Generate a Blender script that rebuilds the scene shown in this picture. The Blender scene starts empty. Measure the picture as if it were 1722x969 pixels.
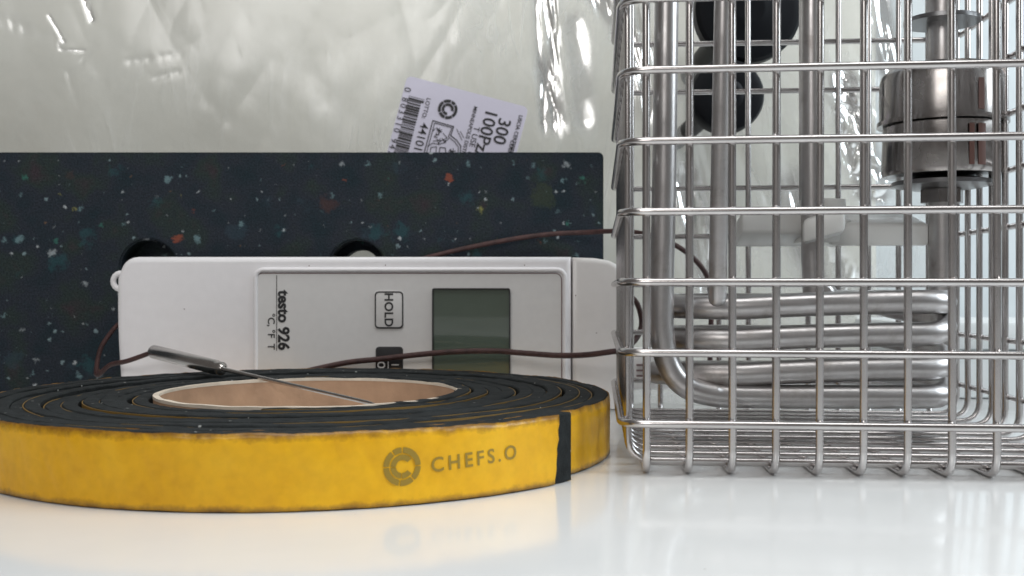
import bpy, bmesh, math, random
from mathutils import Vector, noise
from mathutils.geometry import tessellate_polygon
random.seed(7)
PI = math.pi
S = bpy.context.scene
COL = S.collection
H = 0.045                      # camera height over the table (metres)
F = 1750.0                     # focal length in photo pixels
MM = 0.001

# ------------------------------------------------------------------ camera
cam = bpy.data.objects.new('camera', bpy.data.cameras.new('camera'))
COL.objects.link(cam); S.camera = cam
cam.location = (0, 0, H); cam.rotation_euler = (PI/2, 0, 0)
cam.data.sensor_width = 36; cam.data.lens = F/1722*36
cam.data.shift_y = 2.5/1722
cam.data.clip_start = 0.005; cam.data.clip_end = 30
cam.data.dof.use_dof = True; cam.data.dof.focus_distance = 0.285; cam.data.dof.aperture_fstop = 32

# ------------------------------------------------------------------ light
W = bpy.data.worlds.new('World'); S.world = W; W.use_nodes = True
bg = W.node_tree.nodes['Background']; bg.inputs[0].default_value = (0.60, 0.55, 0.52, 1); bg.inputs[1].default_value = 0.19
def area(name, loc, target, sx, sy, power, color):
    l = bpy.data.lights.new(name, 'AREA'); l.shape = 'RECTANGLE'; l.size = sx; l.size_y = sy
    l.energy = power; l.color = color
    o = bpy.data.objects.new(name, l); COL.objects.link(o); o.location = loc
    o.rotation_euler = (Vector(target)-Vector(loc)).to_track_quat('-Z', 'Y').to_euler()
    return o
area('ceiling_lamp', (0.10, 0.12, 0.95), (0.06, 0.38, 0), 0.75, 0.5, 5.9, (0.985, 0.985, 0.975))
area('window_light', (0.80, 0.16, 0.50), (0.06, 0.40, 0.04), 0.45, 0.55, 7.2, (0.84, 0.94, 1.0))
area('room_light', (-0.35, -0.75, 0.60), (0, 0.32, 0.02), 0.5, 0.4, 3.6, (1.0, 0.975, 0.95))
S.view_settings.view_transform = 'Standard'; S.view_settings.look = 'None'
S.view_settings.exposure = 0.03; S.view_settings.gamma = 1
S.render.engine = 'CYCLES'
S.cycles.max_bounces = 10; S.cycles.transparent_max_bounces = 12
S.cycles.glossy_bounces = 6

# ------------------------------------------------------------------ helpers
def P(px, py, d):              # photo pixel + depth in mm -> metres
    d = d*MM
    return Vector(((px-861)/F*d, d, H-(py-487)/F*d))
def X(px, d): return (px-861)/F*d*MM
def Z(py, d): return H-(py-487)/F*d*MM

def tag(o, label=None, cat=None, group=None, kind=None):
    if label: o['label'] = label
    if cat: o['category'] = cat
    if group: o['group'] = group
    if kind: o['kind'] = kind
    return o
def empty(name, loc, label, cat, group=None):
    o = bpy.data.objects.new(name, None); COL.objects.link(o); o.location = loc
    o.empty_display_size = 0.01
    return tag(o, label, cat, group)
def link(name, me, mat, parent=None, smooth=True, ang=40):
    if mat and not me.materials: me.materials.append(mat)
    if smooth:
        for p in me.polygons: p.use_smooth = True
        try: me.set_sharp_from_angle(angle=math.radians(ang))
        except Exception: pass
    o = bpy.data.objects.new(name, me); COL.objects.link(o)
    if parent:
        o.parent = parent
        o.matrix_parent_inverse = parent.matrix_basis.inverted()
    return o
def from_bm(name, bm, mat, parent=None, smooth=True, ang=40):
    bmesh.ops.recalc_face_normals(bm, faces=bm.faces)
    me = bpy.data.meshes.new(name); bm.to_mesh(me); bm.free()
    return link(name, me, mat, parent, smooth, ang)
def from_py(name, v, f, mat, parent=None, smooth=True, ang=40, fix=False):
    me = bpy.data.meshes.new(name); me.from_pydata([tuple(q) for q in v], [], f); me.update()
    if fix:
        bm = bmesh.new(); bm.from_mesh(me); bmesh.ops.recalc_face_normals(bm, faces=bm.faces); bm.to_mesh(me); bm.free()
    return link(name, me, mat, parent, smooth, ang)

def box(bm, c, s, bev=0, seg=2):
    r = bmesh.ops.create_cube(bm, size=1)
    vs = r['verts']
    for v in vs: v.co = Vector((v.co.x*s[0]+c[0], v.co.y*s[1]+c[1], v.co.z*s[2]+c[2]))
    if bev:
        es = list({e for v in vs for e in v.link_edges})
        bmesh.ops.bevel(bm, geom=es, offset=bev, segments=seg, affect='EDGES', profile=0.5)

def tube_data(pts, r, n=12, closed=False, caps=True):
    pts = [Vector(p) for p in pts]; N = len(pts)
    rad = r if isinstance(r, (list, tuple)) else [r]*N
    tang = []
    for i in range(N):
        a = pts[(i-1) % N] if closed or i > 0 else pts[i]
        b = pts[(i+1) % N] if closed or i < N-1 else pts[i]
        tang.append((b-a).normalized())
    up = Vector((0, 0, 1)) if abs(tang[0].z) < 0.9 else Vector((1, 0, 0))
    nrm = (up - tang[0]*up.dot(tang[0])).normalized()
    v, f = [], []
    for i in range(N):
        nrm = (nrm - tang[i]*nrm.dot(tang[i])).normalized()
        bn = tang[i].cross(nrm)
        for k in range(n):
            a = 2*PI*k/n
            v.append(pts[i] + (nrm*math.cos(a) + bn*math.sin(a))*rad[i])
    M = N if closed else N-1
    for i in range(M):
        j = (i+1) % N
        for k in range(n):
            f.append((i*n+k, i*n+(k+1) % n, j*n+(k+1) % n, j*n+k))
    if not closed and caps:
        f.append(tuple(range(n))[::-1]); f.append(tuple((N-1)*n+k for k in range(n)))
    return v, f
def tube(name, pts, r, mat, parent=None, n=12, closed=False):
    v, f = tube_data(pts, r, n, closed)
    return from_py(name, v, f, mat, parent, True, 50, fix=True)
def fillet(pts, R, seg=6, closed=False):
    pts = [Vector(p) for p in pts]; N = len(pts); out = []
    rng = range(N) if closed else range(1, N-1)
    if not closed: out.append(pts[0])
    for i in rng:
        p, a, b = pts[i], pts[(i-1) % N], pts[(i+1) % N]
        rr = R[i] if isinstance(R, (list, tuple)) else R
        da, db = (a-p), (b-p)
        t = min(rr, da.length*0.49, db.length*0.49)
        A, B = p+da.normalized()*t, p+db.normalized()*t
        for k in range(seg+1):
            u = k/seg
            out.append(A*(1-u)**2 + p*2*u*(1-u)*0.94 + p*2*u*(1-u)*0.06 + B*u*u)
    if not closed: out.append(pts[-1])
    return out
def spline(pts, per=8):
    pts = [Vector(p) for p in pts]; out = []
    for i in range(len(pts)-1):
        p0 = pts[max(i-1, 0)]; p1 = pts[i]; p2 = pts[i+1]; p3 = pts[min(i+2, len(pts)-1)]
        for k in range(per):
            t = k/per
            out.append(0.5*((2*p1)+(p2-p0)*t+(2*p0-5*p1+4*p2-p3)*t*t+(3*p1-p0-3*p2+p3)*t**3))
    out.append(pts[-1]); return out
def rrect(x0, z0, x1, z1, r, seg=6):
    rs = r if isinstance(r, (list, tuple)) else [r]*4      # tl, tr, br, bl
    out = []
    for (cx, cz, a0, q) in ((x0, z1, 180, 0), (x1, z1, 90, 1), (x1, z0, 0, 2), (x0, z0, -90, 3)):
        rr = rs[q]
        ccx = cx+rr if cx == x0 else cx-rr; ccz = cz-rr if cz == z1 else cz+rr
        for k in range(seg+1):
            a = math.radians(a0 - 90*k/seg); out.append((ccx+rr*math.cos(a), ccz+rr*math.sin(a)))
    return out
def prism(name, outline, y0, y1, mat, parent=None, bev=0, seg=3, ang=35):
    """outline in x,z; extruded from y0 (front, towards the camera) to y1"""
    bm = bmesh.new()
    vf = [bm.verts.new((x, y0, z)) for x, z in outline]; vb = [bm.verts.new((x, y1, z)) for x, z in outline]
    ff = bm.faces.new(vf); bm.faces.new(vb[::-1]); n = len(outline)
    for i in range(n): bm.faces.new((vf[i], vf[(i+1) % n], vb[(i+1) % n], vb[i]))
    bmesh.ops.recalc_face_normals(bm, faces=bm.faces)
    if bev:
        es = [e for e in bm.edges if all(abs(v.co.y-y0) < 1e-7 for v in e.verts)]
        bmesh.ops.bevel(bm, geom=es, offset=bev, segments=seg, affect='EDGES', profile=0.6)
    return from_bm(name, bm, mat, parent, True, ang)
def frame(name, outer, inner, y, mat, parent=None, thick=0.00015):
    v, f = [], []; n = len(outer)
    for yy in (y, y+thick):
        v += [(a, yy, b) for a, b in outer]+[(a, yy, b) for a, b in inner]
    for i in range(n):
        j = (i+1) % n
        f.append((i, j, n+j, n+i)); f.append((2*n+i, 3*n+i, 3*n+j, 2*n+j))
        f.append((i, 2*n+i, 2*n+j, j)); f.append((n+i, n+j, 3*n+j, 3*n+i))
    return from_py(name, v, f, mat, parent, False, fix=True)

# text as a plain mesh in local (u right, v up), size in metres
_tc = {}
def text_mesh(s, size, bold=0.0, spacing=1.0, align='CENTER', xs=1.0):
    c = bpy.data.curves.new('t', 'FONT'); c.body = s; c.size = size; c.offset = bold*size
    c.space_character = spacing; c.align_x = align; c.align_y = 'CENTER'; c.resolution_u = 4
    o = bpy.data.objects.new('t', c); COL.objects.link(o)
    dg = bpy.context.evaluated_depsgraph_get(); dg.update()
    me = bpy.data.meshes.new_from_object(o.evaluated_get(dg))
    v = [(p.co.x*xs, p.co.y) for p in me.vertices]; f = [tuple(p.vertices) for p in me.polygons]
    bpy.data.objects.remove(o); bpy.data.curves.remove(c); bpy.data.meshes.remove(me)
    return v, f
def ring_seg(cx, cy, r0, r1, a0, a1, seg=8):
    v, f = [], []
    for k in range(seg+1):
        a = math.radians(a0+(a1-a0)*k/seg)
        v += [(cx+r0*math.cos(a), cy+r0*math.sin(a)), (cx+r1*math.cos(a), cy+r1*math.sin(a))]
    for k in range(seg): f.append((2*k, 2*k+1, 2*k+3, 2*k+2))
    return v, f
def logo_mesh(r, rot=0):
    V, FF = [], []
    def add(vf):
        b = len(V); V.extend(vf[0]); FF.extend([tuple(i+b for i in q) for q in vf[1]])
    gap = 5
    for a0, a1 in ((0, 90), (90, 125), (125, 180), (180, 260), (260, 310), (310, 360)):
        add(ring_seg(0, 0, r*0.70, r, a0+rot+gap/2, a1+rot-gap/2))
    for a0, a1 in ((35, 180), (180, 265), (265, 325)):
        add(ring_seg(0, 0, r*0.34, r*0.62, a0+rot+gap/2, a1+rot-gap/2))
    return V, FF
def merge(*parts):
    V, FF = [], []
    for v, f in parts:
        b = len(V); V.extend(v); FF.extend([tuple(i+b for i in q) for q in f])
    return V, FF
def xf(vf, dx=0, dy=0, rot=0, s=1):
    c, q = math.cos(rot), math.sin(rot)
    return [(dx+s*(x*c-y*q), dy+s*(x*q+y*c)) for x, y in vf[0]], vf[1]
def flat(name, vf, y, mat, parent):
    """decal facing the camera side (-Y)"""
    return from_py(name, [(a, y, b) for a, b in vf[0]], [q for q in vf[1]], mat, parent, False)

# ------------------------------------------------------------------ materials
def mat(name):
    m = bpy.data.materials.new(name); m.use_nodes = True
    nt = m.node_tree; return m, nt, nt.nodes['Principled BSDF']
def setp(b, **k):
    names = dict(base='Base Color', rough='Roughness', metal='Metallic', spec='Specular IOR Level', coat='Coat Weight',
                 coatr='Coat Roughness', ior='IOR', trans='Transmission Weight', sss='Subsurface Weight')
    for a, v in k.items():
        if a == 'base' and len(v) == 3: v = (*v, 1)
        b.inputs[names[a]].default_value = v
def nd(nt, t, **k):
    n = nt.nodes.new(t)
    for a, v in k.items():
        if a.startswith('i_'):
            key = a[2:].replace('_', ' ')
            n.inputs[int(key) if key.isdigit() else key].default_value = v
        else: setattr(n, a, v)
    return n
def ramp(nt, stops, fac=None, interp='LINEAR'):
    r = nt.nodes.new('ShaderNodeValToRGB'); cr = r.color_ramp; cr.interpolation = interp
    while len(cr.elements) < len(stops): cr.elements.new(0.5)
    for e, (p, c) in zip(cr.elements, stops):
        e.position = p; e.color = (*c, 1) if len(c) == 3 else c
    if fac is not None: nt.links.new(fac, r.inputs[0])
    return r
def objco(nt): return nd(nt, 'ShaderNodeNewGeometry').outputs['Position']
def grain(nt, b, scale, strength, dist=0.0002, base=None, amt=0.1, detail=4, rough=None):
    co = objco(nt)
    n = nd(nt, 'ShaderNodeTexNoise', i_Scale=scale, i_Detail=detail); nt.links.new(co, n.inputs['Vector'])
    bp = nd(nt, 'ShaderNodeBump', i_Strength=strength, i_Distance=dist)
    nt.links.new(n.outputs[0], bp.inputs['Height']); nt.links.new(bp.outputs[0], b.inputs['Normal'])
    if base:
        lo = tuple(c*(1-amt) for c in base); hi = tuple(min(1, c*(1+amt)) for c in base)
        n2 = nd(nt, 'ShaderNodeTexNoise', i_Scale=scale*0.15, i_Detail=5); nt.links.new(co, n2.inputs['Vector'])
        r = ramp(nt, [(0.3, lo), (0.7, hi)], n2.outputs[0]); nt.links.new(r.outputs[0], b.inputs['Base Color'])
        if rough:
            rr = ramp(nt, [(0.3, (rough[0],)*3), (0.7, (rough[1],)*3)], n.outputs[0]); nt.links.new(rr.outputs[0], b.inputs['Roughness'])

# basket steel
M_WIRE, nt, b = mat('polished_wire'); setp(b, metal=1.0, rough=0.25)
co = objco(nt); n = nd(nt, 'ShaderNodeTexNoise', i_Scale=60, i_Detail=3); nt.links.new(co, n.inputs['Vector'])
r = ramp(nt, [(0.3, (0.50, 0.475, 0.47)), (0.7, (0.64, 0.62, 0.615))], n.outputs[0]); nt.links.new(r.outputs[0], b.inputs['Base Color'])
M_TUBE, nt, b = mat('brushed_tube'); setp(b, metal=1.0, rough=0.36)
co = objco(nt); n = nd(nt, 'ShaderNodeTexNoise', i_Scale=95, i_Detail=7, i_Roughness=0.65); nt.links.new(co, n.inputs['Vector'])
r = ramp(nt, [(0.28, (0.34, 0.31, 0.295)), (0.42, (0.47, 0.45, 0.445)), (0.7, (0.57, 0.56, 0.56))], n.outputs[0]); nt.links.new(r.outputs[0], b.inputs['Base Color'])
r = ramp(nt, [(0.3, (0.46,)*3), (0.6, (0.30,)*3)], n.outputs[0]); nt.links.new(r.outputs[0], b.inputs['Roughness'])
M_CHROME, nt, b = mat('chrome'); setp(b, metal=1.0, rough=0.25); grain(nt, b, 160, 0.03, 0.0002, (0.34, 0.32, 0.31), 0.25, rough=(0.14, 0.30))
M_DARKM, nt, b = mat('dark_steel'); setp(b, metal=1.0, rough=0.3, base=(0.22, 0.22, 0.225))
M_PROBE, nt, b = mat('probe_steel'); setp(b, metal=1.0, rough=0.24); grain(nt, b, 1500, 0.1, 0.0001, (0.55, 0.53, 0.51), 0.08)
# table
M_TABLE, nt, b = mat('glossy_white_table'); setp(b, rough=0.16, spec=0.5, coat=0.22, coatr=0.07)
co = objco(nt)
n = nd(nt, 'ShaderNodeTexNoise', i_Scale=9, i_Detail=6, i_Roughness=0.65); nt.links.new(co, n.inputs['Vector'])
r = ramp(nt, [(0.32, (0.07,)*3), (0.7, (0.20,)*3)], n.outputs[0]); nt.links.new(r.outputs[0], b.inputs['Roughness'])
vo = nd(nt, 'ShaderNodeTexVoronoi', i_Scale=160); nt.links.new(co, vo.inputs['Vector'])
sp0 = nd(nt, 'ShaderNodeSeparateColor'); nt.links.new(vo.outputs['Color'], sp0.inputs[0])
g_ = nd(nt, 'ShaderNodeMath', operation='GREATER_THAN'); nt.links.new(sp0.outputs[0], g_.inputs[0]); g_.inputs[1].default_value = 0.93
l_ = nd(nt, 'ShaderNodeMath', operation='LESS_THAN'); nt.links.new(vo.outputs['Distance'], l_.inputs[0]); l_.inputs[1].default_value = 0.035
m_ = nd(nt, 'ShaderNodeMath', operation='MULTIPLY'); nt.links.new(g_.outputs[0], m_.inputs[0]); nt.links.new(l_.outputs[0], m_.inputs[1])
n4 = nd(nt, 'ShaderNodeTexNoise', i_Scale=25, i_Detail=4); nt.links.new(co, n4.inputs['Vector'])
r = ramp(nt, [(0.3, (0.755, 0.765, 0.765)), (0.7, (0.80, 0.805, 0.80))], n4.outputs[0])
md_ = nd(nt, 'ShaderNodeMixRGB'); nt.links.new(m_.outputs[0], md_.inputs[0]); nt.links.new(r.outputs[0], md_.inputs[1]); md_.inputs[2].default_value = (0.35, 0.33, 0.30, 1)
nt.links.new(md_.outputs[0], b.inputs['Base Color'])
n2 = nd(nt, 'ShaderNodeTexNoise', i_Scale=60, i_Detail=2); nt.links.new(co, n2.inputs['Vector'])
bp = nd(nt, 'ShaderNodeBump', i_Strength=0.06, i_Distance=0.0006); nt.links.new(n2.outputs[0], bp.inputs['Height']); nt.links.new(bp.outputs[0], b.inputs['Normal'])
# wall & cream sheet
M_WALL, nt, b = mat('grey_wall'); setp(b, rough=0.5); grain(nt, b, 300, 0.05, 0.0003, (0.52, 0.56, 0.58), 0.05)
M_CREAM, nt, b = mat('cream_packing'); setp(b, rough=0.6); grain(nt, b, 45, 0.3, 0.002, (0.64, 0.615, 0.55), 0.10)
# clear film
M_FILM, nt, b = mat('clear_film')
out = nt.nodes['Material Output']
tr = nd(nt, 'ShaderNodeBsdfTransparent'); tr.inputs[0].default_value = (0.97, 0.98, 0.98, 1)
setp(b, base=(0.68, 0.69, 0.67), rough=0.24, spec=0.6, ior=1.5)
gl = nd(nt, 'ShaderNodeBsdfGlossy'); gl.inputs['Roughness'].default_value = 0.15; gl.inputs[0].default_value = (1, 1, 1, 1)
at = nd(nt, 'ShaderNodeAttribute', attribute_name='crumple')
mg = nd(nt, 'ShaderNodeMixShader'); g1 = nd(nt, 'ShaderNodeMapRange'); nt.links.new(at.outputs['Fac'], g1.inputs[0]); g1.inputs[3].default_value = 0.10; g1.inputs[4].default_value = 0.75
nt.links.new(g1.outputs[0], mg.inputs[0]); nt.links.new(b.outputs[0], mg.inputs[1]); nt.links.new(gl.outputs[0], mg.inputs[2])
mx = nd(nt, 'ShaderNodeMixShader')
co = objco(nt); n = nd(nt, 'ShaderNodeTexNoise', i_Scale=14, i_Detail=5, i_Roughness=0.6); nt.links.new(co, n.inputs['Vector'])
r = ramp(nt, [(0.35, (0.16,)*3), (0.7, (0.36,)*3)], n.outputs[0])
ad = nd(nt, 'ShaderNodeMath', operation='MULTIPLY_ADD', use_clamp=True); nt.links.new(at.outputs['Fac'], ad.inputs[0]); ad.inputs[1].default_value = 0.6; nt.links.new(r.outputs[0], ad.inputs[2])
nt.links.new(ad.outputs[0], mx.inputs[0])
def wisp(rot, sx, sz, sc, dist):
    mpn = nd(nt, 'ShaderNodeMapping'); mpn.inputs['Rotation'].default_value = (0, rot, 0); mpn.inputs['Scale'].default_value = (sx, 1, sz); nt.links.new(co, mpn.inputs['Vector'])
    w_ = nd(nt, 'ShaderNodeTexNoise', i_Scale=sc, i_Detail=4, i_Roughness=0.55, i_Distortion=dist); nt.links.new(mpn.outputs[0], w_.inputs['Vector'])
    a_ = nd(nt, 'ShaderNodeMath', operation='SUBTRACT'); nt.links.new(w_.outputs[0], a_.inputs[0]); a_.inputs[1].default_value = 0.5
    b_ = nd(nt, 'ShaderNodeMath', operation='ABSOLUTE'); nt.links.new(a_.outputs[0], b_.inputs[0])
    c_ = nd(nt, 'ShaderNodeMapRange'); nt.links.new(b_.outputs[0], c_.inputs[0]); c_.inputs[1].default_value = 0.0; c_.inputs[2].default_value = 0.05; c_.inputs[3].default_value = 1.0; c_.inputs[4].default_value = 0.0
    return c_.outputs[0]
w1, w2 = wisp(0.35, 1.0, 0.22, 26, 0.9), wisp(-0.9, 1.0, 0.3, 34, 1.2)
wa = nd(nt, 'ShaderNodeMath', operation='MAXIMUM'); nt.links.new(w1, wa.inputs[0]); nt.links.new(w2, wa.inputs[1])
wm = nd(nt, 'ShaderNodeTexNoise', i_Scale=9, i_Detail=3); nt.links.new(co, wm.inputs['Vector'])
wr_ = ramp(nt, [(0.42, (0, 0, 0)), (0.68, (1, 1, 1))], wm.outputs[0])
wb = nd(nt, 'ShaderNodeMath', operation='MULTIPLY'); nt.links.new(wa.outputs[0], wb.inputs[0]); nt.links.new(wr_.outputs[0], wb.inputs[1])
wc = nd(nt, 'ShaderNodeMath', operation='MULTIPLY_ADD', use_clamp=True); nt.links.new(wb.outputs[0], wc.inputs[0]); wc.inputs[1].default_value = 0.22; nt.links.new(ad.outputs[0], wc.inputs[2])
nt.links.new(wc.outputs[0], mx.inputs[0])
n3 = nd(nt, 'ShaderNodeMath', operation='MULTIPLY'); nt.links.new(wb.outputs[0], n3.inputs[0]); n3.inputs[1].default_value = 1.0
bp = nd(nt, 'ShaderNodeBump', i_Strength=0.5, i_Distance=0.0008); nt.links.new(n3.outputs[0], bp.inputs['Height']); nt.links.new(bp.outputs[0], b.inputs['Normal'])
nt.links.new(tr.outputs[0], mx.inputs[1]); nt.links.new(mg.outputs[0], mx.inputs[2]); nt.links.new(mx.outputs[0], out.inputs[0])

# recycled board: dark with coloured flakes
M_BOARD, nt, b = mat('recycled_board'); setp(b, rough=0.6, spec=0.18)
co0 = objco(nt); sxz = nd(nt, 'ShaderNodeSeparateXYZ'); nt.links.new(co0, sxz.inputs[0]); cxz = nd(nt, 'ShaderNodeCombineXYZ'); nt.links.new(sxz.outputs[0], cxz.inputs[0]); nt.links.new(sxz.outputs[2], cxz.inputs[1]); nt.links.new(sxz.outputs[1], cxz.inputs[2]); co = cxz.outputs[0]
def flakes(scale, lo, hi, seed, keep):
    dn = nd(nt, 'ShaderNodeTexNoise', i_Scale=scale*2.6, i_Detail=5, i_Roughness=0.75); nt.links.new(co, dn.inputs['Vector'])
    sb = nd(nt, 'ShaderNodeVectorMath', operation='SUBTRACT'); nt.links.new(dn.outputs['Color'], sb.inputs[0]); sb.inputs[1].default_value = (0.5,)*3
    sc = nd(nt, 'ShaderNodeVectorMath', operation='SCALE'); nt.links.new(sb.outputs[0], sc.inputs[0]); sc.inputs['Scale'].default_value = 1.15/scale
    ad = nd(nt, 'ShaderNodeVectorMath', operation='ADD'); nt.links.new(co, ad.inputs[0]); nt.links.new(sc.outputs[0], ad.inputs[1])
    ad2 = nd(nt, 'ShaderNodeVectorMath', operation='ADD'); nt.links.new(ad.outputs[0], ad2.inputs[0]); ad2.inputs[1].default_value = (seed, seed*0.7, seed*1.3)
    vo = nd(nt, 'ShaderNodeTexVoronoi', voronoi_dimensions='2D', i_Scale=scale); nt.links.new(ad2.outputs[0], vo.inputs['Vector'])
    sp = nd(nt, 'ShaderNodeSeparateColor'); nt.links.new(vo.outputs['Color'], sp.inputs[0])
    th = nd(nt, 'ShaderNodeMapRange'); nt.links.new(sp.outputs[1], th.inputs[0]); th.inputs[1].default_value = keep; th.inputs[2].default_value = 1; th.inputs[3].default_value = lo; th.inputs[4].default_value = hi
    dm = nd(nt, 'ShaderNodeTexNoise', i_Scale=38+seed, i_Detail=2); nt.links.new(co, dm.inputs['Vector'])
    dr_ = nd(nt, 'ShaderNodeMapRange'); nt.links.new(dm.outputs[0], dr_.inputs[0]); dr_.inputs[1].default_value = 0.35; dr_.inputs[2].default_value = 0.68; dr_.inputs[3].default_value = 0.35; dr_.inputs[4].default_value = 1.45
    tm_ = nd(nt, 'ShaderNodeMath', operation='MULTIPLY'); nt.links.new(th.outputs[0], tm_.inputs[0]); nt.links.new(dr_.outputs[0], tm_.inputs[1])
    df = nd(nt, 'ShaderNodeMath', operation='SUBTRACT'); nt.links.new(tm_.outputs[0], df.inputs[0]); nt.links.new(vo.outputs['Distance'], df.inputs[1])
    mp = nd(nt, 'ShaderNodeMapRange'); nt.links.new(df.outputs[0], mp.inputs[0]); mp.inputs[1].default_value = 0.0; mp.inputs[2].default_value = 0.16
    gt = nd(nt, 'ShaderNodeMath', operation='GREATER_THAN'); nt.links.new(sp.outputs[1], gt.inputs[0]); gt.inputs[1].default_value = keep
    ml = nd(nt, 'ShaderNodeMath', operation='MULTIPLY'); nt.links.new(mp.outputs[0], ml.inputs[0]); nt.links.new(gt.outputs[0], ml.inputs[1])
    return ml.outputs[0], sp.outputs[0]
nb = nd(nt, 'ShaderNodeTexNoise', i_Scale=70, i_Detail=5); nt.links.new(co, nb.inputs['Vector'])
cur = ramp(nt, [(0.30, (0.009, 0.019, 0.026)), (0.5, (0.017, 0.022, 0.031)), (0.62, (0.017, 0.027, 0.026)), (0.75, (0.030, 0.023, 0.028))], nb.outputs[0]).outputs[0]
nf = nd(nt, 'ShaderNodeTexNoise', i_Scale=1500, i_Detail=2); nt.links.new(co, nf.inputs['Vector'])
fm = nd(nt, 'ShaderNodeMixRGB', blend_type='MULTIPLY', i_Fac=0.8); nt.links.new(cur, fm.inputs[1])
fr = ramp(nt, [(0.3, (0.45,)*3), (0.7, (1.6,)*3)], nf.outputs[0]); nt.links.new(fr.outputs[0], fm.inputs[2]); cur = fm.outputs[0]
for sc_, lo, hi, seed, keep, stops, fac in (
    (75, 0.10, 0.36, 3.1, 0.62, [(0.0, (0.02, 0.10, 0.11)), (0.45, (0.05, 0.07, 0.02)), (0.62, (0.10, 0.035, 0.02)), (0.8, (0.03, 0.06, 0.08))], 0.30),
    (160, 0.05, 0.27, 1.7, 0.73, [(0.0, (0.16, 0.26, 0.28)), (0.42, (0.36, 0.40, 0.42)), (0.68, (0.04, 0.17, 0.13)), (0.80, (0.28, 0.07, 0.035)), (0.90, (0.30, 0.29, 0.08))], 0.62),
    (310, 0.05, 0.26, 5.2, 0.84, [(0.0, (0.20, 0.28, 0.30)), (0.5, (0.46, 0.50, 0.52)), (0.9, (0.16, 0.09, 0.05))], 0.75)):
    m_, h_ = flakes(sc_, lo, hi, seed, keep)
    rc = ramp(nt, stops, h_, 'CONSTANT')
    k = nd(nt, 'ShaderNodeMath', operation='MULTIPLY'); nt.links.new(m_, k.inputs[0]); k.inputs[1].default_value = fac
    mm = nd(nt, 'ShaderNodeMixRGB'); nt.links.new(k.outputs[0], mm.inputs[0]); nt.links.new(cur, mm.inputs[1]); nt.links.new(rc.outputs[0], mm.inputs[2]); cur = mm.outputs[0]
nt.links.new(cur, b.inputs['Base Color'])
bp = nd(nt, 'ShaderNodeBump', i_Strength=0.35, i_Distance=0.0003); nt.links.new(nf.outputs[0], bp.inputs['Height']); nt.links.new(bp.outputs[0], b.inputs['Normal'])

# foam
M_FOAM, nt, b = mat('black_foam'); setp(b, rough=0.8, spec=0.2); grain(nt, b, 1800, 0.7, 0.0004, (0.017, 0.020, 0.021), 0.35)
src = b.inputs['Base Color'].links[0].from_socket
vo = nd(nt, 'ShaderNodeTexVoronoi', i_Scale=420); nt.links.new(objco(nt), vo.inputs['Vector'])
sp0 = nd(nt, 'ShaderNodeSeparateColor'); nt.links.new(vo.outputs['Color'], sp0.inputs[0])
g_ = nd(nt, 'ShaderNodeMath', operation='GREATER_THAN'); nt.links.new(sp0.outputs[0], g_.inputs[0]); g_.inputs[1].default_value = 0.90
l_ = nd(nt, 'ShaderNodeMath', operation='LESS_THAN'); nt.links.new(vo.outputs['Distance'], l_.inputs[0]); l_.inputs[1].default_value = 0.15
m_ = nd(nt, 'ShaderNodeMath', operation='MULTIPLY'); nt.links.new(g_.outputs[0], m_.inputs[0]); nt.links.new(l_.outputs[0], m_.inputs[1])
md_ = nd(nt, 'ShaderNodeMixRGB'); nt.links.new(m_.outputs[0], md_.inputs[0]); nt.links.new(src, md_.inputs[1]); md_.inputs[2].default_value = (0.30, 0.31, 0.30, 1)
nt.links.new(md_.outputs[0], b.inputs['Base Color'])
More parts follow.
